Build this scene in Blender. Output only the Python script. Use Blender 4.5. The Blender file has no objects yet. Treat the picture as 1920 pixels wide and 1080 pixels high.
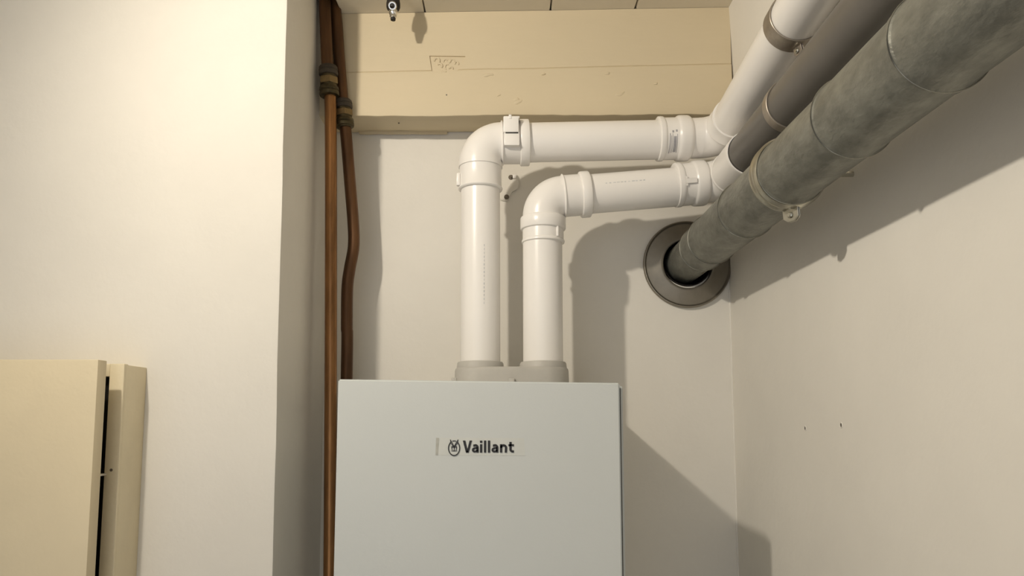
import bpy, bmesh, math, random
from mathutils import Vector, Matrix, noise

random.seed(7)
S = bpy.context.scene
COL = S.collection
V = Vector
PI = math.pi

# ------------------------------------------------------------------ camera
F_PX = 1400.0                      # focal length in pixels of the 1920 wide frame
PITCH = math.radians(5.9)
cam_data = bpy.data.cameras.new('camera')
cam_data.sensor_width = 36.0
cam_data.lens = F_PX / 1920 * 36.0
cam_data.shift_x = 10 / 1920
cam_data.shift_y = (784 - F_PX * math.tan(PITCH) - 540) / 1920
cam_data.clip_start = 0.01
cam = bpy.data.objects.new('camera', cam_data)
cam.location = (0, 0, 1.55)
cam.rotation_euler = (PI / 2 + PITCH, 0, 0)
COL.objects.link(cam)
S.camera = cam

# ------------------------------------------------------------------ world and lamp
world = bpy.data.worlds.new('world')
S.world = world
world.use_nodes = True
world.node_tree.nodes['Background'].inputs[0].default_value = (0.97, 0.98, 1.0, 1)
world.node_tree.nodes['Background'].inputs[1].default_value = 0.85

lamp_data = bpy.data.lights.new('ceiling_bulb', 'SPOT')      # a wide, shaded lamp by the ceiling
lamp_data.energy = 38
lamp_data.color = (1.0, 0.915, 0.78)
lamp_data.spot_size = math.radians(172)
lamp_data.spot_blend = 1.0
lamp_data.shadow_soft_size = 0.022
lamp = bpy.data.objects.new('ceiling_bulb', lamp_data)
lamp.location = (-0.695, 0.475, 2.375)
lamp.rotation_euler = Vector((0.95, 0.54, -0.48)).to_track_quat('-Z', 'Y').to_euler()
COL.objects.link(lamp)

S.view_settings.view_transform = 'Standard'
S.view_settings.look = 'None'
S.view_settings.gamma = 1
S.view_settings.use_curve_mapping = False
S.view_settings.exposure = 0.07

# ------------------------------------------------------------------ materials
def material(name, col, rough=0.5, metal=0.0, var=0.06, vscale=6.0, bump=0.0, bscale=60.0,
             stretch=(1, 1, 1), spec=0.5, col2=None, coat=0.0, detail=6.0, ramp=(0.35, 0.65)):
    m = bpy.data.materials.new(name)
    m.use_nodes = True
    nt = m.node_tree
    b = nt.nodes['Principled BSDF']
    b.inputs['Roughness'].default_value = rough
    b.inputs['Metallic'].default_value = metal
    b.inputs['Specular IOR Level'].default_value = spec
    b.inputs['Coat Weight'].default_value = coat
    tc = nt.nodes.new('ShaderNodeTexCoord')
    mp = nt.nodes.new('ShaderNodeMapping')
    mp.inputs['Scale'].default_value = stretch
    nt.links.new(tc.outputs['Object'], mp.inputs['Vector'])
    n = nt.nodes.new('ShaderNodeTexNoise')
    n.inputs['Scale'].default_value = vscale
    n.inputs['Detail'].default_value = detail
    n.inputs['Roughness'].default_value = 0.6
    nt.links.new(mp.outputs['Vector'], n.inputs['Vector'])
    r = nt.nodes.new('ShaderNodeValToRGB')
    r.color_ramp.elements[0].position = ramp[0]
    r.color_ramp.elements[1].position = ramp[1]
    c2 = col2 if col2 else tuple(c * (1 - 2 * var) for c in col)
    r.color_ramp.elements[0].color = (*c2, 1)
    r.color_ramp.elements[1].color = (*col, 1)
    nt.links.new(n.outputs['Fac'], r.inputs['Fac'])
    nt.links.new(r.outputs['Color'], b.inputs['Base Color'])
    if bump > 0:
        n2 = nt.nodes.new('ShaderNodeTexNoise')
        n2.inputs['Scale'].default_value = bscale
        n2.inputs['Detail'].default_value = 5
        nt.links.new(mp.outputs['Vector'], n2.inputs['Vector'])
        bp = nt.nodes.new('ShaderNodeBump')
        bp.inputs['Strength'].default_value = bump
        bp.inputs['Distance'].default_value = 0.002
        nt.links.new(n2.outputs['Fac'], bp.inputs['Height'])
        nt.links.new(bp.outputs['Normal'], b.inputs['Normal'])
    return m

M = dict(
    wall=material('wall_plaster', (0.80, 0.765, 0.695), 0.85, var=0.03, vscale=3.0, bump=0.35, bscale=55, spec=0.25),
    floor=material('floor_concrete', (0.36, 0.33, 0.29), 0.8, var=0.1, vscale=8, bump=0.3),
    ceiling=material('ceiling_board', (0.80, 0.74, 0.62), 0.8, var=0.03, vscale=4, bump=0.2),
    beam=material('beam_paint', (0.68, 0.58, 0.405), 0.6, var=0.03, vscale=3, bump=0.8, bscale=26, stretch=(0.35, 1, 1.4), spec=0.3),
    cream=material('cupboard_paint', (0.72, 0.62, 0.43), 0.5, var=0.03, vscale=5, bump=0.15, bscale=120, spec=0.4),
    cream_frame=material('frame_paint', (0.75, 0.66, 0.47), 0.5, var=0.04, vscale=9, bump=0.35, bscale=70, spec=0.4),
    pvc=material('white_pvc', (0.87, 0.84, 0.80), 0.27, var=0.015, vscale=5, bump=0.03, bscale=30, spec=0.5),
    print_grey=material('faded_ink', (0.42, 0.41, 0.43), 0.5, var=0.1, vscale=80),
    print_faint=material('worn_ink', (0.66, 0.66, 0.66), 0.5, var=0.1, vscale=120),
    grey_pvc=material('grey_pvc', (0.135, 0.125, 0.112), 0.38, var=0.06, vscale=10, spec=0.4),
    galv=material('galvanised_steel', (0.285, 0.285, 0.25), 0.50, metal=0.6, var=0.16, vscale=46, bump=0.8, bscale=130, stretch=(1, 0.5, 1), detail=14, ramp=(0.38, 0.64)),
    galv_edge=material('galvanised_edge', (0.36, 0.35, 0.30), 0.34, metal=0.8, var=0.35, vscale=14, ramp=(0.42, 0.58)),
    bright=material('bright_steel', (0.62, 0.60, 0.52), 0.32, metal=1.0, var=0.12, vscale=30, bump=0.1, bscale=90),
    brown_steel=material('brown_steel', (0.46, 0.41, 0.35), 0.45, metal=0.85, var=0.16, vscale=30, bump=0.15, bscale=60),
    rosette=material('rosette_steel', (0.30, 0.272, 0.225), 0.42, metal=0.85, var=0.1, vscale=18, bump=0.08, bscale=50),
    dark=material('void_shade', (0.012, 0.011, 0.010), 0.9, var=0.1, spec=0.1),  # near-black colour standing in for shade inside openings
    sleeve_shade=material('shaded_sleeve', (0.02, 0.018, 0.016), 0.9, var=0.2, spec=0.1),  # shade of the duct gap put into the sleeve colour
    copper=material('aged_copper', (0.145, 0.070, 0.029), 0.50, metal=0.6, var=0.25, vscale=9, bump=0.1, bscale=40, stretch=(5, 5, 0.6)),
    copper_light=material('pale_copper', (0.40, 0.20, 0.08), 0.34, metal=0.8, var=0.25, vscale=9, bump=0.1, bscale=40, stretch=(5, 5, 0.6)),  # lighter copper tone for the front pipe's lower length
    brass=material('tarnished_brass', (0.13, 0.105, 0.055), 0.48, metal=0.8, var=0.3, vscale=45, bump=0.3, bscale=80),
    brass_light=material('pale_brass', (0.30, 0.22, 0.11), 0.4, metal=0.8, var=0.2, vscale=45, bump=0.2, bscale=80),
    putty=material('dark_putty', (0.075, 0.058, 0.04), 0.8, var=0.2, vscale=60, bump=0.6, bscale=120),
    enamel=material('boiler_enamel', (0.60, 0.62, 0.60), 0.42, var=0.012, vscale=4, bump=0.05, bscale=300, spec=0.45),
    gap=material('dark_gap', (0.06, 0.058, 0.052), 0.7),  # dark strip colour filling the panel gap and clip slot
    adapter=material('adapter_plastic', (0.50, 0.48, 0.44), 0.5, var=0.05, vscale=20, spec=0.35),
    ink=material('black_ink', (0.012, 0.010, 0.010), 0.45, var=0.05),
    tape=material('yellowed_film', (0.615, 0.625, 0.585), 0.38, var=0.02, vscale=30),
    tape_edge=material('dirty_film_edge', (0.50, 0.495, 0.44), 0.6, var=0.1, vscale=60),
    rubber=material('black_rubber', (0.016, 0.012, 0.010), 0.6, var=0.2, vscale=40),
    chrome=material('chrome', (0.82, 0.81, 0.78), 0.14, metal=1.0, var=0.02),
    screw=material('dull_screw', (0.22, 0.19, 0.15), 0.5, metal=0.8, var=0.2, vscale=80),
    nylon=material('white_nylon', (0.74, 0.70, 0.62), 0.5, var=0.03, vscale=40),
)

# ------------------------------------------------------------------ mesh helpers
def finish(name, bm, mat, parent=None, angle=32, smooth=True, loc=None):
    bmesh.ops.recalc_face_normals(bm, faces=bm.faces)
    me = bpy.data.meshes.new(name)
    if loc is not None:
        bmesh.ops.translate(bm, verts=bm.verts, vec=-V(loc))
    bm.to_mesh(me)
    bm.free()
    if smooth:
        for p in me.polygons:
            p.use_smooth = True
        me.set_sharp_from_angle(angle=math.radians(angle))
    if isinstance(mat, (list, tuple)):
        for k in mat:
            me.materials.append(M[k])
    else:
        me.materials.append(M[mat])
    o = bpy.data.objects.new(name, me)
    COL.objects.link(o)
    if parent is not None:
        o.parent = parent
        # geometry is authored in world coordinates; keep it there
        o.matrix_parent_inverse = parent.matrix_basis.inverted() if parent.parent is None else \
            (parent.parent.matrix_basis @ parent.matrix_parent_inverse).inverted() if False else parent.matrix_basis.inverted()
    if loc is not None:
        o.location = loc
    return o

def tag(o, label, cat, group=None, kind=None):
    o['label'] = label
    o['category'] = cat
    if group:
        o['group'] = group
    if kind:
        o['kind'] = kind
    return o

def thing(name, label, cat, loc, group=None):
    o = bpy.data.objects.new(name, None)
    o.empty_display_size = 0.05
    o.location = loc
    COL.objects.link(o)
    return tag(o, label, cat, group)

def struct(o):
    o['kind'] = 'structure'
    return o

def box(bm, lo, hi, bevel=0.0, seg=2):
    lo, hi = V(lo), V(hi)
    r = bmesh.ops.create_cube(bm, size=1.0)
    vs = r['verts']
    for v in vs:
        v.co = V(((lo[i] + hi[i]) / 2 + v.co[i] * (hi[i] - lo[i])) for i in range(3))
    if bevel > 0:
        es = list({e for v in vs for e in v.link_edges})
        bmesh.ops.bevel(bm, geom=es, offset=bevel, segments=seg, profile=0.5, affect='EDGES')
    return vs

def frame_for(t, hint=None):
    t = t.normalized()
    h = hint if hint is not None else (V((0, 0, 1)) if abs(t.z) < 0.9 else V((0, 1, 0)))
    u = (h - t * h.dot(t)).normalized()
    return u, t.cross(u)

def sweep(bm, rings, seg=56, cap=True):
    """rings: list of (centre, tangent, radius); frames carried along."""
    u = None
    prev = None
    for (c, t, r) in rings:
        t = t.normalized()
        if u is None:
            u, w = frame_for(t)
        else:
            u = (u - t * u.dot(t)).normalized()
            w = t.cross(u)
        vs = [bm.verts.new(c + (u * math.cos(2 * PI * k / seg) + w * math.sin(2 * PI * k / seg)) * r) for k in range(seg)]
        if prev:
            for k in range(seg):
                bm.faces.new((prev[k], prev[(k + 1) % seg], vs[(k + 1) % seg], vs[k]))
        elif cap:
            bm.faces.new(vs[::-1])
        prev = vs
    if cap:
        bm.faces.new(prev)

def prof(P, T, items):
    T = T.normalized()
    return [(P + T * s, T, r) for s, r in items]

def bead(s0, s1, rb, rt, n=5):
    """rounded raised ring between s0 and s1, from radius rb to rt"""
    out = [(s0, rb)]
    for k in range(n + 1):
        a = PI * k / n
        out.append(((s0 + s1) / 2 - math.cos(a) * (s1 - s0) / 2 * 0.98, rb + (rt - rb) * (math.sin(a) ** 0.45)))
    out.append((s1, rb))
    return out

def rim(s0, s1, r0, r1, rt, b=0.0025):
    """flat raised band with rounded shoulders"""
    return [(s0, r0), (s0 + 0.0004, rt - b), (s0 + b * 0.4, rt - b * 0.3), (s0 + b, rt), (s1 - b, rt), (s1 - b * 0.4, rt - b * 0.3), (s1 - 0.0004, rt - b), (s1, r1)]

def arc(P, T0, T1, R, r, n=14, skip_ends=False):
    """bend starting at P from direction T0 to T1 with centre-line radius R"""
    T0, T1 = T0.normalized(), T1.normalized()
    phi = T0.angle(T1)
    N = (T1 - T0 * T1.dot(T0)).normalized()
    out = []
    for k in range(n + 1):
        a = phi * k / n
        pos = P + N * R * (1 - math.cos(a)) + T0 * R * math.sin(a)
        out.append((pos, T0 * math.cos(a) + N * math.sin(a), r))
    return out

def arc_end(P, T0, T1, R):
    return arc(P, T0, T1, R, 0, 1)[-1][0]

def disc_prism(bm, c, axis, r, h, n=6, rot=0.0, bev=0.0):
    """n-gon prism (hex heads, bolts): from c along axis for h"""
    axis = axis.normalized()
    u, w = frame_for(axis)
    rings = [(0, r - bev), (bev, r), (h - bev, r), (h, r - bev)] if bev else [(0, r), (h, r)]
    prev = None
    for s, rr in rings:
        vs = [bm.verts.new(c + axis * s + (u * math.cos(2 * PI * k / n + rot) + w * math.sin(2 * PI * k / n + rot)) * rr) for k in range(n)]
        if prev:
            for k in range(n):
                bm.faces.new((prev[k], prev[(k + 1) % n], vs[(k + 1) % n], vs[k]))
        else:
            bm.faces.new(vs[::-1])
        prev = vs
    bm.faces.new(prev)

def lathe_ring(bm, c, axis, items, seg=72):
    """closed ring: profile of (s along axis, radius), joined first to last"""
    axis = axis.normalized()
    u, w = frame_for(axis)
    rings = []
    for s, r in items:
        rings.append([bm.verts.new(c + axis * s + (u * math.cos(2 * PI * k / seg) + w * math.sin(2 * PI * k / seg)) * r) for k in range(seg)])
    n = len(rings)
    for i in range(n):
        a, b = rings[i], rings[(i + 1) % n]
        for k in range(seg):
            bm.faces.new((a[k], a[(k + 1) % seg], b[(k + 1) % seg], b[k]))

def prism(bm, pts, axis_vec):
    """extrude a planar polygon (3D points) along axis_vec"""
    a = [bm.verts.new(p) for p in pts]
    b = [bm.verts.new(V(p) + axis_vec) for p in pts]
    n = len(pts)
    bm.faces.new(a)
    bm.faces.new(b[::-1])
    for k in range(n):
        bm.faces.new((a[k], b[k], b[(k + 1) % n], a[(k + 1) % n]))

X, Y, Z = V((1, 0, 0)), V((0, 1, 0)), V((0, 0, 1))

# ------------------------------------------------------------------ room dimensions
YW = 1.62          # back wall
YP = 1.290         # face of the projecting wall on the left
XP = -0.3965       # its side
XR = 0.490         # right wall
X0, Y0 = -1.9, -1.3
TOP = 2.62
DUCT = V((0.3976, 0, 1.8935))    # axis of the steel duct, along Y
HOLE_R = 0.0555

def ceil_z(x):
    return 2.4177 + (x + 0.3563) * 0.0176

# floor
bm = bmesh.new()
box(bm, (X0 - .1, Y0 - .1, -0.1), (XR + .12, YW + .12, 0))
struct(finish('floor', bm, 'floor', smooth=False))

# back wall with a round hole for the duct
bm = bmesh.new()
def holed_sheet(bm, y):
    o = [bm.verts.new(p) for p in ((XP - .02, y, 0), (XR + .1, y, 0), (XR + .1, y, TOP), (XP - .02, y, TOP))]
    n = 64
    c = [bm.verts.new((DUCT.x + HOLE_R * math.cos(2 * PI * k / n), y, DUCT.z + HOLE_R * math.sin(2 * PI * k / n))) for k in range(n)]
    es = [bm.edges.new((o[k], o[(k + 1) % 4])) for k in range(4)] + [bm.edges.new((c[k], c[(k + 1) % n])) for k in range(n)]
    bmesh.ops.triangle_fill(bm, use_beauty=True, edges=es)
    return o, c
o1, c1 = holed_sheet(bm, YW)
o2, c2 = holed_sheet(bm, YW + 0.1)
for a, b in ((o1, o2), (c1, c2)):
    n = len(a)
    for k in range(n):
        bm.faces.new((a[k], a[(k + 1) % n], b[(k + 1) % n], b[k]))
struct(finish('wall_back', bm, 'wall', smooth=False))

# right wall, the top leaning in a little
bm = bmesh.new()
zs = [0, 1.0, 1.9, 2.15, 2.3, TOP]
xs = [XR, XR, XR, XR - 0.002, XR - 0.006, XR - 0.017]
pts = [V((x, Y0 - .1, z)) for x, z in zip(xs, zs)] + [V((XR + .12, Y0 - .1, TOP)), V((XR + .12, Y0 - .1, 0))]
prism(bm, pts, V((0, YW - Y0 + 0.1, 0)))
struct(finish('wall_right', bm, 'wall', smooth=False))

# projecting wall on the left (a chimney breast): front and side face
bm = bmesh.new()
nz = 40
cols = []
for k in range(nz + 1):
    z = TOP * k / nz
    w = (noise.noise(V((0.0, 3.1, z * 5))) * 0.0016 + noise.noise(V((7.0, 3.1, z * 17))) * 0.0006)
    lean = XP - (z - 1.78) * 0.006
    e = lean + w
    cols.append([bm.verts.new(p) for p in ((X0, YP, z), (e - 0.006, YP, z), (e - 0.0015, YP + 0.0015, z), (e, YP + 0.006, z), (XP + (lean - XP) * 0.4, YW, z), (X0, YW, z))])
for a, b in zip(cols, cols[1:]):
    for k in range(6):
        bm.faces.new((a[k], a[(k + 1) % 6], b[(k + 1) % 6], b[k]))
bm.faces.new(cols[0]); bm.faces.new(cols[-1][::-1])
struct(finish('wall_left', bm, 'wall', angle=50))

# far left wall; the room stays open behind the camera, so the world background adds fill light
bm = bmesh.new(); box(bm, (X0 - .1, Y0 - .1, 0), (X0, YW, TOP)); struct(finish('wall_far_left', bm, 'wall', smooth=False))

# ceiling boards with open joints, running towards the camera
bm = bmesh.new()
NOTCH = (-0.52, -0.357)              # boards are cut back round the copper pipes
joints = [X0, -1.55, -1.21, -0.86, -0.52, -0.357, -0.1765, 0.0945, 0.2775, XR + .05]
for a, b in zip(joints, joints[1:]):
    g = 0.0016
    x0, x1 = a + g, b - (0.0002 if b == NOTCH[1] else g)
    if a == NOTCH[1]:
        x0 = a
    yend = 1.43 if a == NOTCH[0] else YW
    pr = [(x0, ceil_z(x0) + 0.002), (x0 + 0.002, ceil_z(x0)), (x1 - 0.002, ceil_z(x1)), (x1, ceil_z(x1) + 0.002), (x1, ceil_z(x1) + 0.014), (x0, ceil_z(x0) + 0.014)]
    prism(bm, [V((x, Y0, z)) for x, z in pr], V((0, yend - Y0, 0)))
for a, b, yend in ((X0, NOTCH[0], YW), (NOTCH[0], NOTCH[1], 1.43), (NOTCH[1], XR + .05, YW)):
    prism(bm, [V((a, Y0, ceil_z(a) + 0.0145)), V((b, Y0, ceil_z(b) + 0.0145)), V((b, Y0, TOP)), V((a, Y0, TOP))], V((0, yend - Y0, 0)))
box(bm, (NOTCH[0], 1.43, TOP - .02), (NOTCH[1], YW, TOP))
struct(finish('ceiling', bm, 'ceiling', smooth=False))

# thin bead of filler down the corner
bm = bmesh.new()
rings = []
for k in range(40):
    z = 0.9 + (1.83 - 0.9) * k / 39
    rings.append((V((XR - 0.0005 + noise.noise(V((0, 0, z * 9))) * 0.0006, YW - 0.0005, z)), Z, 0.0026 + 0.0008 * noise.noise(V((4, 0, z * 14)))))
sweep(bm, rings, seg=12)
struct(finish('trim_1', bm, 'wall'))

# ------------------------------------------------------------------ painted timber beam under the ceiling
def beam_bottom(x):
    return 2.1872 + (x + 0.34) * 0.006 + noise.noise(V((x * 7, 1.3, 0))) * 0.0022 + noise.noise(V((x * 31, 5.3, 0))) * 0.0011
def seam_z(x):
    return 2.2869 + (x + 0.285) * 0.0234 + noise.noise(V((x * 9, 9, 2))) * 0.0008
beam = thing('ceiling_beam', 'cream painted timber beam along the top of the back wall, under the ceiling', 'beam', (0.04, 1.57, 2.187))
bm = bmesh.new()
nx = 150
bx0, bx1 = -0.3985, 0.481
rows = []
for k in range(nx + 1):
    x = bx0 + (bx1 - bx0) * k / nx
    xr = min(x, 0.4745)
    zb, zs_, zt = beam_bottom(x), seam_z(x), ceil_z(x) - 0.0006
    n1 = noise.noise(V((x * 6, 0, 0))) * 0.0008
    yf = 1.528 + n1
    chip = max(0, noise.noise(V((x * 22, 2.2, 7)))) * 0.004
    p = [(x, 1.6165, zb + 0.001 + (2.1862 - 2.1872)), (x, yf + 0.005, zb), (x, yf + 0.0012 + chip * .6, zb + 0.0014), (x, yf + chip * .3, zb + 0.006 + chip),
         (x, yf - 0.0004, zb + 0.03), (x, yf, zs_ - 0.03), (x, yf + 0.0002, zs_ - 0.0022), (x, yf + 0.0018, zs_ - 0.0004), (x, yf + 0.0028, zs_ + 0.0005), (x, yf + 0.0016, zs_ + 0.0014),
         (x, yf + 0.0012, zs_ + 0.02), (x, yf + 0.001, zt - 0.03), (x, yf + 0.001, zt), (x, 1.6165, zt)]
    # right end of the beam sits just clear of the wall
    rows.append([bm.verts.new(q) for q in p])
for a, b in zip(rows, rows[1:]):
    for k in range(len(a)):
        bm.faces.new((a[k], a[(k + 1) % len(a)], b[(k + 1) % len(a)], b[k]))
bm.faces.new(rows[0]); bm.faces.new(rows[-1][::-1])
timber = finish('timber', bm, 'beam', beam, angle=40)
# peeling paint lip along the back of the soffit
bm = bmesh.new()
prev = None
for k in range(30):
    x = -0.33 + 0.19 * k / 29
    z = 2.1815 + noise.noise(V((x * 40, 0, 0))) * 0.0009
    box(bm, (x, 1.611, z), (x + 0.0067, 1.6145, 2.188))
finish('paint_lip', bm, 'beam', beam)
# rough filled patch: a shallow wedge shaped recess in the timber with curls of filler in it
poly = [(-0.1656, 2.3227), (-0.0885, 2.3215), (-0.0935, 2.305), (-0.105, 2.2905), (-0.118, 2.2858), (-0.128, 2.2853), (-0.156, 2.2845), (-0.1605, 2.2885)]
bm = bmesh.new()
prism(bm, [V((x, 1.515, z)) for x, z in poly], V((0, 0.0172, 0)))
cutter = finish('cutter', bm, 'beam', smooth=False)
md = timber.modifiers.new('recess', 'BOOLEAN')
md.operation = 'DIFFERENCE'; md.solver = 'EXACT'; md.object = cutter
dg = bpy.context.evaluated_depsgraph_get()
new_me = bpy.data.meshes.new_from_object(timber.evaluated_get(dg))
timber.modifiers.clear()
timber.data = new_me
bpy.data.objects.remove(cutter)
bm = bmesh.new()
rnd = random.Random(3)
def curl(cx, cz, r, a0, a1, w):
    pts = []
    n = 10
    for k in range(n + 1):
        a = math.radians(a0 + (a1 - a0) * k / n)
        pts.append(V((cx + r * math.cos(a), 1.5316, cz + r * 1.15 * math.sin(a))))
    rr = []
    for k, p in enumerate(pts):
        t = (pts[min(k + 1, n)] - pts[max(k - 1, 0)])
        rr.append((p, t, 1.5 * w * (0.5 + 0.5 * math.sin(PI * (k + .5) / (n + 1)))))
    sweep(bm, rr, seg=8)
for c in ((-0.1495, 2.3125, .0055, -60, 190, .0017), (-0.1435, 2.3005, .005, -40, 150, .0017), (-0.131, 2.311, .004, 20, 200, .0011), (-0.1245, 2.3125, .004, -80, 110, .0012),
          (-0.116, 2.3105, .0045, 10, 150, .001), (-0.107, 2.306, .004, -30, 200, .0012), (-0.127, 2.2985, .005, 60, 240, .001), (-0.119, 2.2935, .0042, 0, 170, .0015), (-0.134, 2.292, .005, 190, 330, .001)):
    curl(*c)
finish('filled_patch', bm, 'beam', beam, angle=40)
# paint drips and nicks standing on the beam face
for (x, z, sx, sz) in ((-0.040, 2.2785, .012, .004), (0.078, 2.2812, .005, .003), (0.2155, 2.2825, .006, .0035), (0.24, 2.2352, .011, .005), (0.247, 2.2395, .006, .004), (0.318, 2.26, .005, .003), (-0.0175, 2.2335, .005, .003), (0.0245, 2.2195, .009, .006), (0.021, 2.2245, .006, .005)):
    bm = bmesh.new()
    bmesh.ops.create_uvsphere(bm, u_segments=14, v_segments=8, radius=1)
    for v in bm.verts:
        v.co = V((x + v.co.x * sx + v.co.z * sx * .5, 1.5290 + v.co.y * 0.0030, z + v.co.z * sz))
        v.co.x += noise.noise(v.co * 160) * 0.0025
        v.co.z += noise.noise(v.co * 170 + V((3, 3, 3))) * 0.0018
    finish('paint_blister', bm, 'beam', beam)
for (x, z) in ((-0.128, 2.2345), (-0.2335, 2.1865)):
    bm = bmesh.new()
    disc_prism(bm, V((x, 1.5290 if z > 2.19 else 1.56, z)), -Y if z > 2.19 else -Z, 0.0016, 0.002, n=10)
    finish('nail_head', bm, 'screw', beam)

# ------------------------------------------------------------------ cream cupboard on the left wall
cup = thing('wall_cupboard', 'cream painted cupboard on the left wall, its door standing slightly proud', 'cupboard', (-0.9, 1.22, 0.9))
cz0, cz1 = 0.75, 1.6383
fx0, fx1 = -1.28, -0.6229
sx = -0.6468                                  # inner edge of the stile
bm = bmesh.new()
box(bm, (-0.6283, 1.219, cz0), (-0.6225, YP, cz1 - 0.0015), 0.0012)
finish('side_panel', bm, 'cream_frame', cup)
bm = bmesh.new()
box(bm, (sx, 1.2145, cz0), (fx1, 1.2285, cz1), 0.0016)
finish('frame_stile', bm, 'cream_frame', cup)
bm = bmesh.new()
box(bm, (fx0, 1.2150, 1.6175), (sx + .0002, 1.2285, cz1), 0.0012)
finish('frame_rail', bm, 'cream_frame', cup)
bm = bmesh.new()
box(bm, (fx0, 1.2285, cz1 - .014), (-0.6285, YP, cz1 - .0012), 0.001)
finish('top_panel', bm, 'cream_frame', cup)
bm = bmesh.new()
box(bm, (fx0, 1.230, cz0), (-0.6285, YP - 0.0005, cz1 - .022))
finish('interior_shade', bm, 'dark', cup)  # solid near-black block in place of the shade inside the cupboard
bm = bmesh.new()
box(bm, (fx0 - .02, 1.148, cz0 - .01), (-0.6296, 1.1735, 1.6398), 0.0012)
d = finish('door', bm, 'cream', cup)
for z in (1.4602, 1.02):
    bm = bmesh.new()
    box(bm, (-0.6505, 1.173, z - .0016), (-0.6425, 1.2155, z + .0016), 0.0006)
    finish('catch', bm, 'nylon', cup)
bm = bmesh.new()
disc_prism(bm, V((-0.6352, 1.2150, 1.4671)), -Y, 0.0024, 0.0012, n=12)
finish('screw', bm, 'screw', cup)
bm = bmesh.new()
pth = [V((-0.6530, 1.192, 1.36)), V((-0.6490, 1.191, 1.375)), V((-0.6445, 1.190, 1.392)), V((-0.642, 1.189, 1.402))]
sweep(bm, [(p, (pth[min(i + 1, 3)] - pth[max(i - 1, 0)]), 0.0013) for i, p in enumerate(pth)], seg=8)
finish('wire_end', bm, 'nylon', cup)

# ------------------------------------------------------------------ boiler
boiler = thing('gas_boiler', 'white wall hung boiler with a dark name badge, below the two white pipes', 'boiler', (-0.043, 1.4, 0.86))
BL, BR, BY = -0.2631, 0.1762, 1.165
zb0 = 0.86
def bt(x):
    return 1.6104 - (x - BL) / (BR - BL) * 0.0058
bm = bmesh.new()
prism(bm, [V((BL + .002, 1.1885, zb0)), V((BR + .0080, 1.1885, zb0)), V((BR + .0080, 1.1885, bt(BR) - .004)), V((BL + .002, 1.1885, bt(BL) - .004))], V((0, YW - 0.012 - 1.1885, 0)))
bmesh.ops.bevel(bm, geom=list(bm.edges), offset=0.0012, segments=2, affect='EDGES')
finish('casing', bm, 'enamel', boiler)
bm = bmesh.new()
prism(bm, [V((BL, BY, zb0)), V((BR, BY, zb0)), V((BR, BY, bt(BR))), V((BL, BY, bt(BL)))], V((0, 0.0215, 0)))
bmesh.ops.bevel(bm, geom=list(bm.edges), offset=0.0022, segments=3, affect='EDGES')
finish('front_panel', bm, 'enamel', boiler)
bm = bmesh.new()
box(bm, (BL + .004, 1.1855, zb0 + .01), (BR + .0043, 1.1895, 1.597))
finish('seam', bm, 'gap', boiler)
# twin flue adapter, grey: an oblong base with a collar for each pipe
PX1, PX2, PY = -0.0515, 0.0712, 1.455
bm = bmesh.new()
def stadium(z, r, n=24):
    out = []
    for k in range(n + 1):
        a = PI / 2 + PI * k / n
        out.append(V((PX1 + r * math.cos(a), PY + r * math.sin(a), z)))
    for k in range(n + 1):
        a = -PI / 2 + PI * k / n
        out.append(V((PX2 + r * math.cos(a), PY + r * math.sin(a), z)))
    return out
prev = None
for z, r in ((1.600, 0.049), (1.601, 0.0505), (1.640, 0.0495), (1.6452, 0.0482), (1.6472, 0.0455), (1.6475, 0.04)):
    vs = [bm.verts.new(p) for p in stadium(z, r)]
    if prev:
        for k in range(len(vs)):
            bm.faces.new((prev[k], prev[(k + 1) % len(vs)], vs[(k + 1) % len(vs)], vs[k]))
    else:
        bm.faces.new(vs[::-1])
    prev = vs
bm.faces.new(prev)
ad = finish('flue_adapter', bm, 'adapter', boiler, angle=40)
for px in (PX1, PX2):
    bm = bmesh.new()
    lathe_ring(bm, V((px, PY, 0)), Z, [(1.646, 0.0462), (1.6555, 0.0452), (1.6585, 0.0435), (1.6592, 0.0405), (1.6592, 0.0393), (1.6478, 0.0393)])
    c = finish('collar', bm, 'adapter', ad)
# little latch tabs at the adapter foot
for px, w in ((-0.1035, 0.010), (0.004, .011)):
    bm = bmesh.new()
    box(bm, (px, 1.396, 1.6), (px + w, 1.404, 1.6255 if px < 0 else 1.6245), 0.0015)
    finish('latch_tab', bm, 'adapter', ad)

# name badge: film strip, emblem, lettering
def flat(bm, pts, y, t=0.0003):
    prism(bm, [V((x, y, z)) for x, z in pts], V((0, t, 0)))
bm = bmesh.new()
flat(bm, [(-0.1095, 1.4930), (0.0285, 1.4925), (0.0265, 1.5195), (-0.1090, 1.5200)], BY - 0.0003)
film = finish('badge_film', bm, 'tape', boiler, smooth=False)
bm = bmesh.new()
flat(bm, [(-0.1098, 1.4935), (-0.1062, 1.4935), (-0.1045, 1.5195), (-0.1092, 1.5200)], BY - 0.0006)
finish('film_edge', bm, 'tape_edge', film, smooth=False)
YI = BY - 0.0011
def stroke(bm, pts, ws, closed=False):
    n = len(pts)
    L, R = [], []
    for i in range(n):
        a = V(pts[(i - 1) % n] if closed or i > 0 else pts[i]); b = V(pts[(i + 1) % n] if closed or i < n - 1 else pts[i])
        t = (b - a).normalized(); nn = V((-t.y, t.x))
        w = ws[i] if isinstance(ws, (list, tuple)) else ws
        p = V(pts[i])
        L.append(bm.verts.new((p.x + nn.x * w, YI, p.y + nn.y * w)))
        R.append(bm.verts.new((p.x - nn.x * w, YI, p.y - nn.y * w)))
    m = n if closed else n - 1
    for i in range(m):
        j = (i + 1) % n
        bm.faces.new((L[i], L[j], R[j], R[i]))
bm = bmesh.new()
ec = (-0.0812, 1.5045)
ER = (0.0086, 0.0112)
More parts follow.
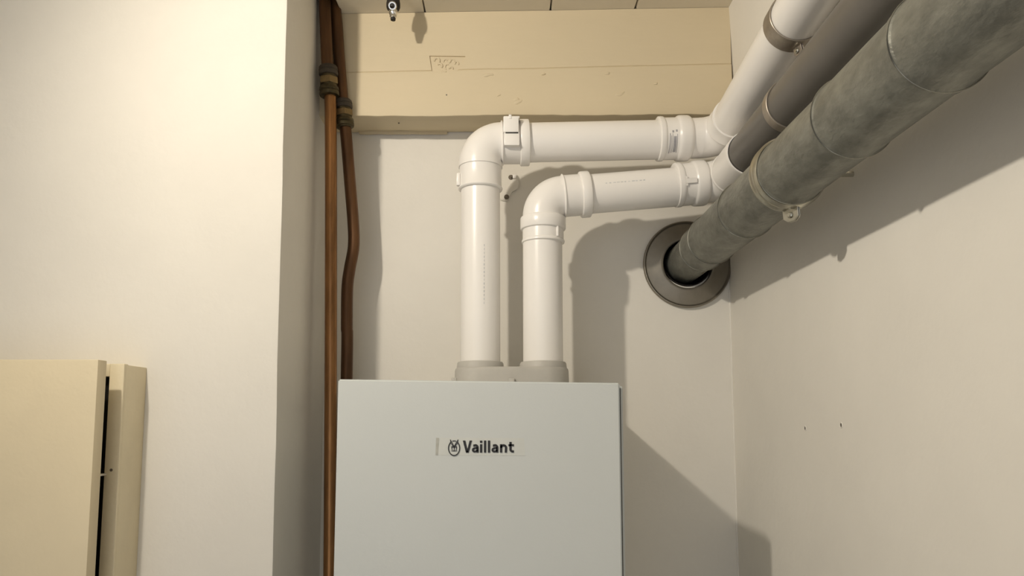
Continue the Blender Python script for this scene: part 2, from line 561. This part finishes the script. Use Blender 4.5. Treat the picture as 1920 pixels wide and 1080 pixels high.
# oval, open at the top where the ears pass
def oval(a0, a1, n=40, k=1.0):
    return [(ec[0] + ER[0] * k * math.cos(math.radians(a0 + (a1 - a0) * i / n)), ec[1] - .0006 + ER[1] * k * math.sin(math.radians(a0 + (a1 - a0) * i / n))) for i in range(n + 1)]
stroke(bm, oval(128, 412), 0.00078)
stroke(bm, oval(70, 110, 10, 1.0), 0.0006)
def em(u, v):
    return (ec[0] + u * 0.001, ec[1] + v * 0.001)
for s in (-1, 1):
    # ear outlines
    stroke(bm, [em(s * 6.0, 12.6), em(s * 4.2, 9.2), em(s * 2.6, 6.2), em(s * 1.0, 3.4)], [.0003, .0006, .0007, .0006])
    stroke(bm, [em(s * 6.0, 12.6), em(s * 5.7, 9.2), em(s * 4.7, 6.4), em(s * 3.4, 4.6)], [.0003, .0004, .00045, .0004])
    # cheek, eye and whisker lines
    stroke(bm, [em(s * 3.3, 3.0), em(s * 3.9, 0.6), em(s * 3.4, -2.2), em(s * 2.8, -4.0)], [.0003, .0005, .0005, .0003])
    stroke(bm, [em(s * 1.7, 1.8), em(s * 2.8, 1.2), em(s * 2.5, -0.3)], [.0004, .0005, .0003])
    stroke(bm, [em(s * 0.4, -5.2), em(s * 1.9, -4.6), em(s * 3.2, -4.9), em(s * 4.8, -4.3)], [.0004, .0004, .0003, .0002])
# brow wedge and nose
for poly in ([em(-3.3, 5.2), em(0, 3.4), em(3.3, 5.2), em(2.0, 1.8), em(0, -1.4), em(-2.0, 1.8)], [em(-.6, 1), em(.6, 1), em(.45, -3.6), em(1.0, -4.6), em(0, -5.4), em(-1.0, -4.6), em(-.45, -3.6)]):
    bm.faces.new([bm.verts.new((x, YI, z)) for x, z in poly])
bmesh.ops.recalc_face_normals(bm, faces=bm.faces)
ret = bmesh.ops.extrude_face_region(bm, geom=list(bm.faces))
bmesh.ops.translate(bm, verts=[g for g in ret['geom'] if isinstance(g, bmesh.types.BMVert)], vec=(0, 0.0004, 0))
o = finish('emblem', bm, 'ink', boiler, smooth=False)
o['label'] = 'black oval emblem with two pointed ears'

# lettering drawn as strokes: cap height 18.4 mm, x height 12.6 mm
bm = bmesh.new()
SW = 0.00172       # half stroke
base = 1.4971
XH, CH = 0.0128, 0.0184
def arc2(cx, cz, rx, rz, a0, a1, n=10):
    return [(cx + rx * math.cos(math.radians(a0 + (a1 - a0) * i / n)), cz + rz * math.sin(math.radians(a0 + (a1 - a0) * i / n))) for i in range(n + 1)]
def rect(x0, x1, z0, z1):
    bm.faces.new([bm.verts.new((x, YI, z)) for x, z in ((x0, z0), (x1, z0), (x1, z1), (x0, z1))])
def poly2(pts):
    bm.faces.new([bm.verts.new((x, YI, z)) for x, z in pts])
def let_V(x):
    w = 0.0141
    poly2([(x, base + CH), (x + .0038, base + CH), (x + w / 2 + .0003, base + .0040), (x + w / 2 + .0016, base), (x + w / 2 - .0022, base)])
    poly2([(x + w / 2 - .0022, base), (x + w / 2 + .0022, base), (x + w, base + CH), (x + w - .0036, base + CH), (x + w / 2 - .0002, base + .0040)])
def let_a(x):
    w = 0.0106
    r = x + w
    # stem and shoulder
    pts = [(r - SW, base), (r - SW, base + XH - .0052)] + arc2(r - .0050, base + XH - .0052, .0050 - SW, .0052 - SW * .92, 0, 120, 9) + [(x + .0022, base + XH - .0019)]
    stroke(bm, pts, SW)
    # bowl
    cz = base + .0040
    pts = [(r - SW, base + .0068)] + [(r - .0048, base + .0070)] + arc2(x + .0044, cz, .0044 - SW * .95, .0040 - SW * .9, 95, 270, 11) + [(r - .0042, base + .0019), (r - SW, base + .0042)]
    stroke(bm, pts, [SW * .8] * 2 + [SW * .92] * 12 + [SW * .85] * 2)
def let_n(x):
    w = 0.0108
    rect(x, x + 2 * SW, base, base + XH)
    pts = [(x + SW, base + XH - .0056)] + arc2(x + .0056, base + XH - .0056, .0056 - SW * 1.05, .0056 - SW, 165, 0, 12)[1:] + [(x + w - SW, base)]
    stroke(bm, pts, SW)
def let_t(x):
    pts = [(x + .0032, base + .0163), (x + .0032, base + .0046)] + arc2(x + .0066, base + .0048, .0066 - .0032, .0048 - SW, 185, 275, 8) + [(x + .0084, base + .0018)]
    stroke(bm, pts, SW)
    rect(x, x + .0084, base + XH - .0030, base + XH)
x = -0.0678
let_V(x); x += 0.0140
let_a(x); x += 0.0126
rect(x, x + 2 * SW, base, base + XH); rect(x - .0001, x + 2 * SW + .0001, base + .0150, base + .0183); x += 0.0061
rect(x, x + 2 * SW, base, base + .0184); x += 0.0061
rect(x, x + 2 * SW, base, base + .0184); x += 0.0055
let_a(x); x += 0.0131
let_n(x); x += 0.0131
let_t(x)
bmesh.ops.recalc_face_normals(bm, faces=bm.faces)
ret = bmesh.ops.extrude_face_region(bm, geom=list(bm.faces))
bmesh.ops.translate(bm, verts=[g for g in ret['geom'] if isinstance(g, bmesh.types.BMVert)], vec=(0, 0.0004, 0))
o = finish('lettering', bm, 'ink', boiler, smooth=False)
o['label'] = 'bold black lettering'

# ------------------------------------------------------------------ white pipes
R0 = 0.039

def pipe_part(name, P, T, L, r, mat, parent):
    bm = bmesh.new()
    sweep(bm, prof(P, T, [(0, r), (L, r)]), seg=72)
    return finish(name, bm, mat, parent)

# pipe one: up, right along the beam, then out towards the camera
f1 = thing('flue_pipe', 'taller white plastic pipe from left collar of the boiler, bending right just below the beam', 'pipe', (PX1, PY, 1.647))
A = V((PX1, PY, 1.648))
za = 2.1010                                   # height of the horizontal run at the left bend
run1a = V((-0.0525, PY, za)); run1b = V((0.4370, 1.470, 2.1180))
T1 = (run1b - run1a).normalized()
Rb = 0.0425
up = Z.copy()
P0 = V((-0.0525, PY, 2.0025))
bend_start = run1a - up * Rb
pipe_part('upright_pipe', A, P0 + up * .02 - A, (P0 + up * .02 - A).length, R0, 'pvc', f1)
# left elbow
bm = bmesh.new()
r_ = prof(P0, up, [(-0.0, R0), (0.0004, .0418), (.0015, .0436), (.0035, .0444), (.0058, .0436), (.0075, .0424), (.0455, .0422), (.0465, .0424), (.0468, .0440), (.0485, .0443), (.052, .0440)])
r_ += [(p, t, .0440 - .0030 * min(1, k / 14)) for k, (p, t, q) in enumerate(arc(bend_start, up, T1, Rb, .0408, 18))]
e = arc_end(bend_start, up, T1, Rb)
r_ += prof(e, T1, [(-.0005, .0408)] + [(.0005, .0425), (.0012, .0445), (.0028, .0447), (.0040, .0432), (.0046, .0418), (.037, .0418)] + rim(.0375, .0570, .0418, .0405, .0462)[1:] + [(.0575, .039)])
sweep(bm, r_, seg=72)
el = finish('elbow', bm, 'pvc', f1, angle=38)
# clip on the elbow socket: two stacked plates standing off the socket
cx0, cx1 = e.x + .0050, e.x + .0350
u_front = V((0, -1, 0))
bm = bmesh.new()
box(bm, (cx0, PY - .0475, za + .0045), (cx1, PY - .030, za + .0360), 0.001)
box(bm, (cx0 + .001, PY - .040, za + .0360), (cx1 + .002, PY - .010, za + .0400), 0.0008)
box(bm, (cx0 + .0105, PY - .0485, za + .0310), (cx0 + .0160, PY - .035, za + .0395), 0.0005)
finish('clip_cover', bm, 'pvc', el)
bm = bmesh.new()
box(bm, (cx0 + .0015, PY - .0462, za - .0215), (cx1 + .0015, PY - .030, za + .0050), 0.0012)
finish('clip_base', bm, 'pvc', el)
bm = bmesh.new()
box(bm, (cx0 + .004, PY - .0478, za + .0022), (cx1 - .001, PY - .0458, za + .0043), 0.0004)
finish('clip_slot', bm, 'gap', el)
# side rib at the lower socket
bm = bmesh.new()
box(bm, (P0.x - .0468, PY - .016, 2.009), (P0.x - .040, PY - .006, 2.034), 0.0012)
finish('rib', bm, 'pvc', el)
# horizontal run
s0 = (e - run1a).length
pipe_part('level_pipe', e + T1 * .03, T1, (run1b - e).length - .10, R0, 'pvc', f1)
# right elbow
T1b = V((0.0, -1.0, 0.088)).normalized()
Rr = 0.047
st = run1b - T1 * Rr
sock0 = st - T1 * (st.x - .3045)
L0 = (st - sock0).length
bm = bmesh.new()
r_ = prof(sock0, T1, [(0, R0), (.0005, .0428), (.0018, .0444), (.0060, .0448), (.0100, .0442), (.0120, .0430), (.0128, .0420), (.0365, .0420), (.0385, .0428), (.0400, .0446), (.0425, .0456), (.0470, .0460), (.0590, .0458), (.0630, .0448), (.0655, .0428), (.0675, .0402), (L0 - .0005, .0402)])
r_ += arc(st, T1, T1b, Rr, .0404, 18)
e1 = arc_end(st, T1, T1b, Rr)
r_ += prof(e1, T1b, [(.0002, .0408), (.001, .0428), (.003, .0436), (.006, .0434), (.0075, .0424), (.030, .0421), (.036, .0421), (.0366, .0415), (.0367, .0392)])
sweep(bm, r_, seg=72)
el2 = finish('elbow', bm, 'pvc', f1, angle=38)
# printed label wrapped round the socket of the right elbow
def wrap_strip(bm, P, T, s0_, s1_, r, a0, a1, n=10):
    u, w = frame_for(T, -Y)                      # u towards the camera, w = T x u
    prev = None
    for k in range(n + 1):
        a = math.radians(a0 + (a1 - a0) * k / n)
        d_ = u * math.cos(a) + w * math.sin(a)
        vs = [bm.verts.new(P + T * s + d_ * rr) for s, rr in ((s0_, r), (s1_, r), (s1_, r - .0004), (s0_, r - .0004))]
        if prev:
            for q in range(4):
                bm.faces.new((prev[q], prev[(q + 1) % 4], vs[(q + 1) % 4], vs[q]))
        else:
            bm.faces.new(vs[::-1])
        prev = vs
    bm.faces.new(prev)
bm = bmesh.new()
for sa, sb, a0, a1 in ((.0165, .0180, 6, 62), (.0195, .0204, 12, 60), (.0220, .0229, 6, 60), (.0245, .0300, 14, 58), (.0312, .0322, 8, 60)):
    wrap_strip(bm, sock0, T1, sa, sb, .0423, a0, a1)
for s, a in ((.0215, -2), (.0285, -4)):
    wrap_strip(bm, sock0, T1, s, s + .0035, .0423, a, a + 6, 3)
finish('printed_label', bm, 'print_grey', el2)
# pipe towards the camera
pipe_part('front_pipe', e1 + T1b * .012, T1b, (e1.y - .012 - Y0) / -T1b.y, R0, 'pvc', f1)
# ink marks along the upright
def ink_dashes(P, T, r, a, s_list, mat, parent, name='worn_marking'):
    bm = bmesh.new()
    for s, ln, wd in s_list:
        wrap_strip(bm, P, T.normalized(), s, s + ln, r + .0003, a - wd, a + wd, 2)
    finish(name, bm, mat, parent)
rr_ = random.Random(5)
ink_dashes(A, up, R0, 12, [(.12 + .0075 * k, .004, rr_.uniform(.7, 1.5)) for k in range(16)], 'print_faint', f1)

# pipe two: shorter, bends right below the first, grey pipe goes on from its elbow
f2 = thing('flue_pipe', 'shorter white plastic pipe from right collar of the boiler, joined to a dark grey pipe', 'pipe', (PX2, PY, 1.647))
A2 = V((PX2, PY, 1.648))
run2a = V((PX2 + .0012, PY, 1.9915)); run2b = V((0.4408, 1.472, 2.0275))
T2 = (run2b - run2a).normalized()
R2 = 0.047
bs2 = run2a - up * R2
P2 = V((PX2 + .0012, PY, 1.8945))
pipe_part('upright_pipe', A2, up, P2.z + .02 - A2.z, R0, 'pvc', f2)
bm = bmesh.new()
LL = bs2.z - P2.z
r_ = prof(P2, up, [(0, R0), (.0004, .0405), (.0015, .0424), (.0040, .0428), (.0062, .0420), (.0075, .0408), (.0250, .0408)] + rim(.0270, .0530, .0408, .0410, .0452, .003) + [(.0540, .0404), (max(LL, .0545), .0404)])
bsz = P2 + up * max(LL, .055)
r_ += arc(bsz, up, T2, run2a.z - bsz.z if run2a.z - bsz.z > .03 else .04, .0404, 18)
e2 = r_[-1][0]
r_ += prof(e2, T2, [(.0005, .0408), (.0012, .0428), (.0025, .0440), (.0040, .0434), (.0050, .0415), (.0360, .0412)] + rim(.0365, .0560, .0412, .0400, .0462, .0028)[1:] + [(.0563, .039)])
sweep(bm, r_, seg=72)
el3 = finish('elbow', bm, 'pvc', f2, angle=38)
# raised rib on the lower socket
bm = bmesh.new()
a = math.radians(40)
cpos = V((P2.x + math.sin(a) * .0412, PY - math.cos(a) * .0412, 0))
box(bm, (cpos.x - .0022, cpos.y - .003, P2.z + .0075), (cpos.x + .0022, cpos.y + .003, P2.z + .028), 0.0012)
finish('rib', bm, 'pvc', el3)
T2b = V((0.0, -1, 0.02)).normalized()
R3 = 0.046
st2 = run2b - T2 * R3
sk2 = st2 - T2 * (st2.x - .3380)
L2 = (st2 - sk2).length
pipe_part('level_pipe', e2 + T2 * .02, T2, (sk2 - e2).length + .01, R0, 'pvc', f2)
bm = bmesh.new()
r_ = prof(sk2, T2, [(0, R0), (.0005, .0428), (.0018, .0444), (.0070, .0448), (.0110, .0444), (.0130, .0432), (.0140, .0420), (.0340, .0420), (.0355, .0428), (.0370, .0446), (.0400, .0456), (.0500, .0460), (.0580, .0458), (.0610, .0448), (.0630, .0425), (.0642, .0404), (max(L2 - .0005, .0645), .0404)])
r_ += arc(st2, T2, T2b, R3, .0406, 18)
e3 = arc_end(st2, T2, T2b, R3)
r_ += prof(e3, T2b, [(.0002, .0410), (.001, .0432), (.003, .0440), (.0065, .0436), (.008, .0424), (.100, .0424), (.1055, .0424), (.107, .0420), (.1075, .0412), (.1075, .0401), (.1035, .0399), (.10, .0397)])
sweep(bm, r_, seg=72)
el4 = finish('elbow', bm, 'pvc', f2, angle=38)
# T shaped rib on the right elbow's socket
bm = bmesh.new()
u, w = frame_for(T2, -Y)
for k in range(5):
    pass
wrap_strip(bm, sk2, T2, .0105, .0330, .0456, 2, 14, 5)
wrap_strip(bm, sk2, T2, .0105, .0145, .0452, -4, 20, 6)
bmesh.ops.bevel(bm, geom=list(bm.edges), offset=0.0004, segments=1, affect='EDGES')
finish('rib', bm, 'pvc', el4)
ink_dashes(e2 + T2 * .055, T2, R0, -12, [(.028 + .0075 * k, rr_.uniform(.003, .006), rr_.uniform(.8, 1.6)) for k in range(11)], 'print_faint', f2)
# grey pipe
g = pipe_part('grey_pipe', e3 + T2b * .085, T2b, (e3.y - .085 - Y0) / -T2b.y, .0388, 'grey_pvc', f2)
g['label'] = 'dark grey plastic pipe running to the upper right'

# ------------------------------------------------------------------ pipe clamps
def clamp(label, P, T, r, w, mat, ridges=False, ear_dir=None, ear_len=0.022, wall_dir=X, wall_x=None, bolt_mat='bright', ear_w=None, twist=math.radians(30)):
    """ring round a pipe: P centre of the front edge, T pipe direction away from the camera"""
    T = T.normalized()
    root = thing('pipe_clamp', label, 'clamp', P, 'steel pipe clamps fixed to the right wall')
    bm = bmesh.new()
    t = 0.0022
    if ridges:
        it = [(0, r), (0, r + t), (.0015, r + t + .0010), (w * .25, r + t + .0030), (w * .40, r + t + .0008), (w * .55, r + t + .0006), (w * .72, r + t + .0030), (w - .0015, r + t + .001), (w, r + t), (w, r)]
    else:
        it = [(0, r), (0, r + t - .0006), (.0006, r + t), (w - .0006, r + t), (w, r + t - .0006), (w, r)]
    lathe_ring(bm, P, T, it, seg=80)
    band = finish('band', bm, mat, root, angle=35)
    # the ears: two parallel tabs, with a bolt through
    d = (ear_dir - T * ear_dir.dot(T)).normalized()
    tang = T.cross(d).normalized()
    if tang.x > 0:
        tang = -tang                          # pointing left, towards the lamp
    wd = (T * math.cos(twist) + tang * math.sin(twist)).normalized()   # width direction of the ears
    tang = (tang * math.cos(twist) - T * math.sin(twist)).normalized()
    ew = ear_w or w
    for side in (1, -1):
        bm = bmesh.new()
        c0 = P + T * w / 2 - wd * ew / 2 + d * (r + .0005) + tang * (.0017 * side)
        q = [c0, c0 + wd * ew, c0 + wd * ew + d * (ear_len * .72), c0 + wd * (ew * .72) + d * ear_len, c0 + wd * (ew * .28) + d * ear_len, c0 + d * (ear_len * .72)]
        prism(bm, [v + tang * (-.0011) for v in q], tang * .0022)
        bmesh.ops.bevel(bm, geom=list(bm.edges), offset=0.0005, segments=1, affect='EDGES')
        finish('ear', bm, mat, root)
    bm = bmesh.new()
    bc = P + T * w / 2 + d * (r + ear_len * .58)
    disc_prism(bm, bc + tang * .0028, tang, .0042, .0030, n=24, bev=.0012)
    disc_prism(bm, bc + tang * .0056, tang, .0026, .0010, n=6, bev=.0003)
    disc_prism(bm, bc - tang * .016, tang, .0021, .021, n=16)
    disc_prism(bm, bc - tang * .0080, tang, .0046, .0036, n=6, bev=.0005)
    finish('bolt', bm, bolt_mat, root)
    # threaded stud to the wall
    if wall_x is not None and wall_x - (P.x + r) > 0.002:
        bm = bmesh.new()
        c = P + T * w / 2
        x_from = P.x + r + .001
        sweep(bm, prof(V((x_from, c.y, c.z)), X, [(0, .004), (wall_x - x_from, .004)]), seg=16)
        disc_prism(bm, V((x_from, c.y, c.z)), X, .008, .006, n=6)
        finish('stud', bm, bolt_mat, root)
    return root

def on_axis(P, T, y):
    return P + T * ((y - P.y) / T.y)
pc1 = on_axis(e1, T1b, 1.070)
clamp('brown steel clamp around the white pipe at the top right', pc1, -T1b, R0 + .0006, .030, 'brown_steel', twist=math.radians(15), ear_dir=V((0.10, 0, -1)), ear_len=.0155, wall_x=None, ear_w=.018)
pc2 = on_axis(e3, T2b, 1.112)
clamp('thin steel clamp around the dark grey pipe', pc2, -T2b, .0392, .019, 'brown_steel', ear_dir=V((0.9, 0, -0.55)), ear_len=.0135, wall_x=None, ear_w=.014)

# ------------------------------------------------------------------ galvanised duct
duct = thing('steel_duct', 'large galvanised steel duct passing through a round collar in the back wall', 'duct', (DUCT.x, YW, DUCT.z))
DR = [(YW + .08, 1.489, .0430), (1.489, 1.413, .0448), (1.413, 1.206, .0466), (1.206, 1.012, .0470), (1.012, .826, .0468), (.826, .652, .0474), (.652, .30, .0480), (.30, -.25, .0480), (-.25, Y0, .0480)]
for i, (ya, yb, r) in enumerate(DR):
    bm = bmesh.new()
    L = ya - yb
    n = 24
    it = [(-.012, r - .0052), (-.0012, r - .0050), (0, r - .0014), (.0003, r + .0009), (.0011, r + .0017), (.0024, r + .0016), (.0040, r + .0006), (.0060, r)] if i else [(0, r)]
    it += [(L * k / n, r) for k in range(1, n) if .0075 < L * k / n < L - .005] + [(L - .0030, r), (L - .0018, r - .0008), (L - .0008, r - .0034), (L, r - .0052)]
    sweep(bm, prof(V((DUCT.x, ya, DUCT.z)), -Y, it), seg=80)
    # shallow dents so the sheet is not a perfect tube
    for v in bm.verts:
        rad = V((v.co.x - DUCT.x, 0, v.co.z - DUCT.z))
        if rad.length > .02:
            v.co += rad.normalized() * noise.noise(V((v.co.x * 22, v.co.y * 9 + i * 3.7, v.co.z * 22))) * .0007
    sec = finish('duct_section', bm, 'galv', duct, angle=40)
    if i and yb > 0.2:
        bm = bmesh.new()
        lathe_ring(bm, V((DUCT.x, ya, DUCT.z)), -Y, [(.0012 + .0008 * math.cos(q * PI / 4), r + .0019 + .0008 * math.sin(q * PI / 4)) for q in range(8)], seg=80)
        finish('rolled_edge', bm, 'galv_edge', sec)
# raised overlap ring at the near joint
bm = bmesh.new()
lathe_ring(bm, V((DUCT.x, .652, DUCT.z)), -Y, [(-.013, .0474), (-.0128, .0482), (-.012, .0489), (-.006, .0490), (-.001, .0493), (.0012, .0493), (.002, .0484), (.002, .0474)], seg=80)
finish('joint_ring', bm, 'galv', duct, angle=40)
# rivets by the joints
for yy, ang in ((1.535, 285), (1.222, 118), (1.17, 112)):
    bm = bmesh.new()
    a = math.radians(ang)
    r = .0432 if yy > 1.489 else .0468
    c = V((DUCT.x + r * math.cos(a), yy, DUCT.z + r * math.sin(a)))
    dirv = V((math.cos(a), 0, math.sin(a)))
    disc_prism(bm, c - dirv * .001, dirv, .0026, .0026, n=14, bev=.0008)
    finish('rivet', bm, 'screw', duct)
clamp('ridged steel clamp with a bolt around the galvanised duct', V((DUCT.x, 1.012, DUCT.z)), Y, .0474, .030, 'bright', ridges=True, ear_dir=V((0.06, 0, -1)), ear_len=.021, wall_x=XR, ear_w=.026)

# wall collar (rosette) and a near-black sleeve painting the shade in its gap
ros = thing('wall_rosette', 'round steel collar plate on the back wall where the duct enters', 'collar', (DUCT.x - .001, YW, DUCT.z - .011))
RC = V((DUCT.x - .001, YW, DUCT.z - .0075))
bm = bmesh.new()
lathe_ring(bm, RC, -Y, [(0.0002, .0960), (.004, .0968), (.0085, .0965), (.0105, .0952), (.0108, .0938), (.0090, .0922), (.0072, .0900), (.0075, .086), (.0105, .070), (.0130, .0600), (.0135, .0565), (.0128, .0545), (.0105, .0535), (.0002, .0535)], seg=96)
finish('plate', bm, 'rosette', ros, angle=30)
bm = bmesh.new()
lathe_ring(bm, V((DUCT.x, YW, DUCT.z)), Y, [(-.004, .0552), (.09, .0552), (.09, .0528), (-.004, .0528)], seg=72)
finish('sleeve', bm, 'sleeve_shade', ros)
bm = bmesh.new()
lathe_ring(bm, V((DUCT.x, YW, DUCT.z)), Y, [(.082, .0529), (.086, .0529), (.086, .0200), (.082, .0200)], seg=48)
finish('sleeve_end', bm, 'dark', ros)  # near-black end ring, painted shade at the bottom of the sleeve

# ------------------------------------------------------------------ copper pipes
def smooth_path(pts, n=8):
    out = []
    P = [V(p) for p in pts]
    for i in range(len(P) - 1):
        p0, p1, p2, p3 = P[max(i - 1, 0)], P[i], P[i + 1], P[min(i + 2, len(P) - 1)]
        for k in range(n):
            t = k / n
            out.append(0.5 * ((2 * p1) + (p2 - p0) * t + (2 * p0 - 5 * p1 + 4 * p2 - p3) * t * t + (3 * p1 - p0 - 3 * p2 + p3) * t ** 3))
    out.append(P[-1])
    return out
def copper(root, name, pts, r, mat='copper'):
    path = smooth_path(pts)
    bm = bmesh.new()
    n = len(path)
    sweep(bm, [(p, path[min(i + 1, n - 1)] - path[max(i - 1, 0)], r) for i, p in enumerate(path)], seg=32)
    return finish(name, bm, mat, root)
def coupling(root, P, T, k=1.0):
    """compression coupling: top nut, body hex, bottom nut"""
    T = T.normalized()
    body = None
    bm = bmesh.new()
    sweep(bm, prof(P, T, [(-.030, .0150), (-.028, .0160), (.022, .0160), (.026, .0150)]), seg=28)
    root_p = finish('coupling', bm, 'brass', root)
    for s0_, s1_, r, nn, mat, nm in ((-.031, -.010, .0202, 24, 'brass', 'lower_nut'), (-.006, .0085, .0200, 6, 'brass_light', 'hex_body'), (.013, .034, .0196, 24, 'putty', 'upper_nut')):
        bm = bmesh.new()
        n = nn
        if n == 6:
            disc_prism(bm, P + T * s0_ * k, T, r, (s1_ - s0_) * k, n=6, bev=.0012, rot=.3)
        else:
            sweep(bm, prof(P, T, [(s0_ * k, r - .004), (s0_ * k + .0010, r - .001), (s0_ * k + .003, r), ((s0_ + s1_) / 2 * k - .002, r), ((s0_ + s1_) / 2 * k, r - .0016), ((s0_ + s1_) / 2 * k + .002, r), (s1_ * k - .003, r - .0006), (s1_ * k - .001, r - .002), (s1_ * k, r - .005)]), seg=28)
        finish(nm, bm, mat, root_p)
cpr = 0.0121
c1 = thing('copper_pipe', 'straight copper pipe in the left corner, nearest the projecting wall', 'pipe', (-0.33, 1.49, 0.0), 'copper pipes in the left corner')
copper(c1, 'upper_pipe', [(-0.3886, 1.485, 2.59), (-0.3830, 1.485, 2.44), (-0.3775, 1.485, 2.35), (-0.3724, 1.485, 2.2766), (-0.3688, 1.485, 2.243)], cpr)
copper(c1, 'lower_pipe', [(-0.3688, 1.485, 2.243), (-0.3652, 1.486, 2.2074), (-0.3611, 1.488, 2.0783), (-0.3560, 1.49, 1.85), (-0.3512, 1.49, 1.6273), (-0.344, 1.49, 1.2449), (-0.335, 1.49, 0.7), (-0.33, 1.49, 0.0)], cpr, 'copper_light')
coupling(c1, V((-0.3688, 1.485, 2.243)), V((-0.0045, 0, 0.07)))
c2 = thing('copper_pipe', 'kinked copper pipe in the left corner, passing down behind the boiler', 'pipe', (-0.328, 1.53, 0.0), 'copper pipes in the left corner')
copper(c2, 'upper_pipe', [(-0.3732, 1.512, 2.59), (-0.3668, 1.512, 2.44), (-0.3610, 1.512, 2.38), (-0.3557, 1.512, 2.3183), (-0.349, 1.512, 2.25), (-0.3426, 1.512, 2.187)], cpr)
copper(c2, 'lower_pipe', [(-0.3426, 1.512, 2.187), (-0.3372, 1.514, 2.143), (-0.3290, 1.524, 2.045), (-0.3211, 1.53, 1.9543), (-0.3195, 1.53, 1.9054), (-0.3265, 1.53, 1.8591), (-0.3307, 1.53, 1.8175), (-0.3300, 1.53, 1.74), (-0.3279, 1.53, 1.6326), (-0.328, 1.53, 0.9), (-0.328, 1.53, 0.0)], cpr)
coupling(c2, V((-0.3426, 1.512, 2.185)), V((-0.006, 0, 0.065)), 0.9)

# ------------------------------------------------------------------ hanging lead by the ceiling
hx, hy = -0.2305, 1.440
lead = thing('hanging_lead', 'short black lead with a shiny metal tip hanging from the ceiling', 'cable', (hx, hy, ceil_z(hx)))
HZ = 2.3535                                    # lowest point of the tip
def hung(items):
    return prof(V((hx, hy, HZ)), Z, items)
bm = bmesh.new()
sweep(bm, hung([(.0215, .0095), (.0228, .0125), (.0275, .0140), (.0350, .0140), (.0420, .0128), (.0520, .0112), (.0560, .0088), (ceil_z(hx) - HZ + .002, .0085)]), seg=28)
finish('sheath', bm, 'rubber', lead)
bm = bmesh.new()
sweep(bm, hung([(.0035, .0044), (.0042, .0064), (.0080, .0072), (.0098, .0066), (.0118, .0080), (.0200, .0088), (.0240, .0084)]), seg=28)
barrel = finish('metal_tip', bm, 'chrome', lead)
ec_ = V((hx, hy - .0092, HZ + .0245))
ed_ = V((0, -1, -0.45)).normalized()
bm = bmesh.new()
lathe_ring(bm, ec_, ed_, [(0, .0084), (.0025, .0090), (.0045, .0076), (.0045, .0052), (.0025, .0044), (0, .0044)], seg=32)
finish('eyelet', bm, 'chrome', lead)
bm = bmesh.new()
disc_prism(bm, ec_, ed_, .0048, .0012, n=20)
finish('eyelet_hole', bm, 'dark', lead)  # dark disc painted as the shade in the eyelet's hole
bm = bmesh.new()
sweep(bm, hung([(-.0012, .0036), (-.0004, .0050), (.0040, .0052)]), seg=20)
finish('end_plug', bm, 'rubber', lead)

# ------------------------------------------------------------------ bracket left on the wall behind the tall pipe
br = thing('wall_bracket', 'small white plastic bracket with two screws on the wall behind the tall pipe', 'bracket', (0.0, YW, 2.06))
bm = bmesh.new()
poly = [(-0.0150, 2.032), (-0.0150, 2.098), (0.012, 2.098), (0.0245, 2.088), (0.0290, 2.068), (0.0255, 2.056), (0.010, 2.050), (0.004, 2.040), (0.002, 2.028)]
prism(bm, [V((x, YW - .006, z)) for x, z in poly], V((0, .0058, 0)))
bmesh.ops.bevel(bm, geom=list(bm.edges), offset=0.0018, segments=3, affect='EDGES')
finish('plate', bm, 'wall', br)
bm = bmesh.new()
box(bm, (0.0135, YW - .011, 2.079), (0.0215, YW - .005, 2.0875), 0.0012)
finish('tab', bm, 'pvc', br)
for (x, z) in ((0.0095, 2.0825), (-0.0002, 2.0375)):
    bm = bmesh.new()
    disc_prism(bm, V((x, YW - .0055, z)), -Y, .0056, .0022, n=20, bev=.0008)
    disc_prism(bm, V((x, YW - .0075, z)), -Y, .0028, .0035, n=6, bev=.0004)
    finish('screw', bm, 'screw', br)

# ------------------------------------------------------------------ old screw holes in the right wall
for (y, z, lab) in ((1.2325, 1.5335, 'small dark screw hole in the right wall, the one nearer the corner'), (1.0995, 1.5398, 'small dark screw hole in the right wall, the one farther from the corner')):
    h = thing('screw_hole', lab, 'hole', (XR, y, z), 'old screw holes in the right wall')
    bm = bmesh.new()
    disc_prism(bm, V((XR - .0006, y, z)), X, .0030, .0012, n=18)
    finish('plug', bm, 'screw', h)
    bm = bmesh.new()
    lathe_ring(bm, V((XR - .0002, y, z)), -X, [(0, .0046), (.0006, .0042), (.0010, .0034), (.0004, .0029), (0, .0029)], seg=24)
    finish('rim', bm, 'wall', h)
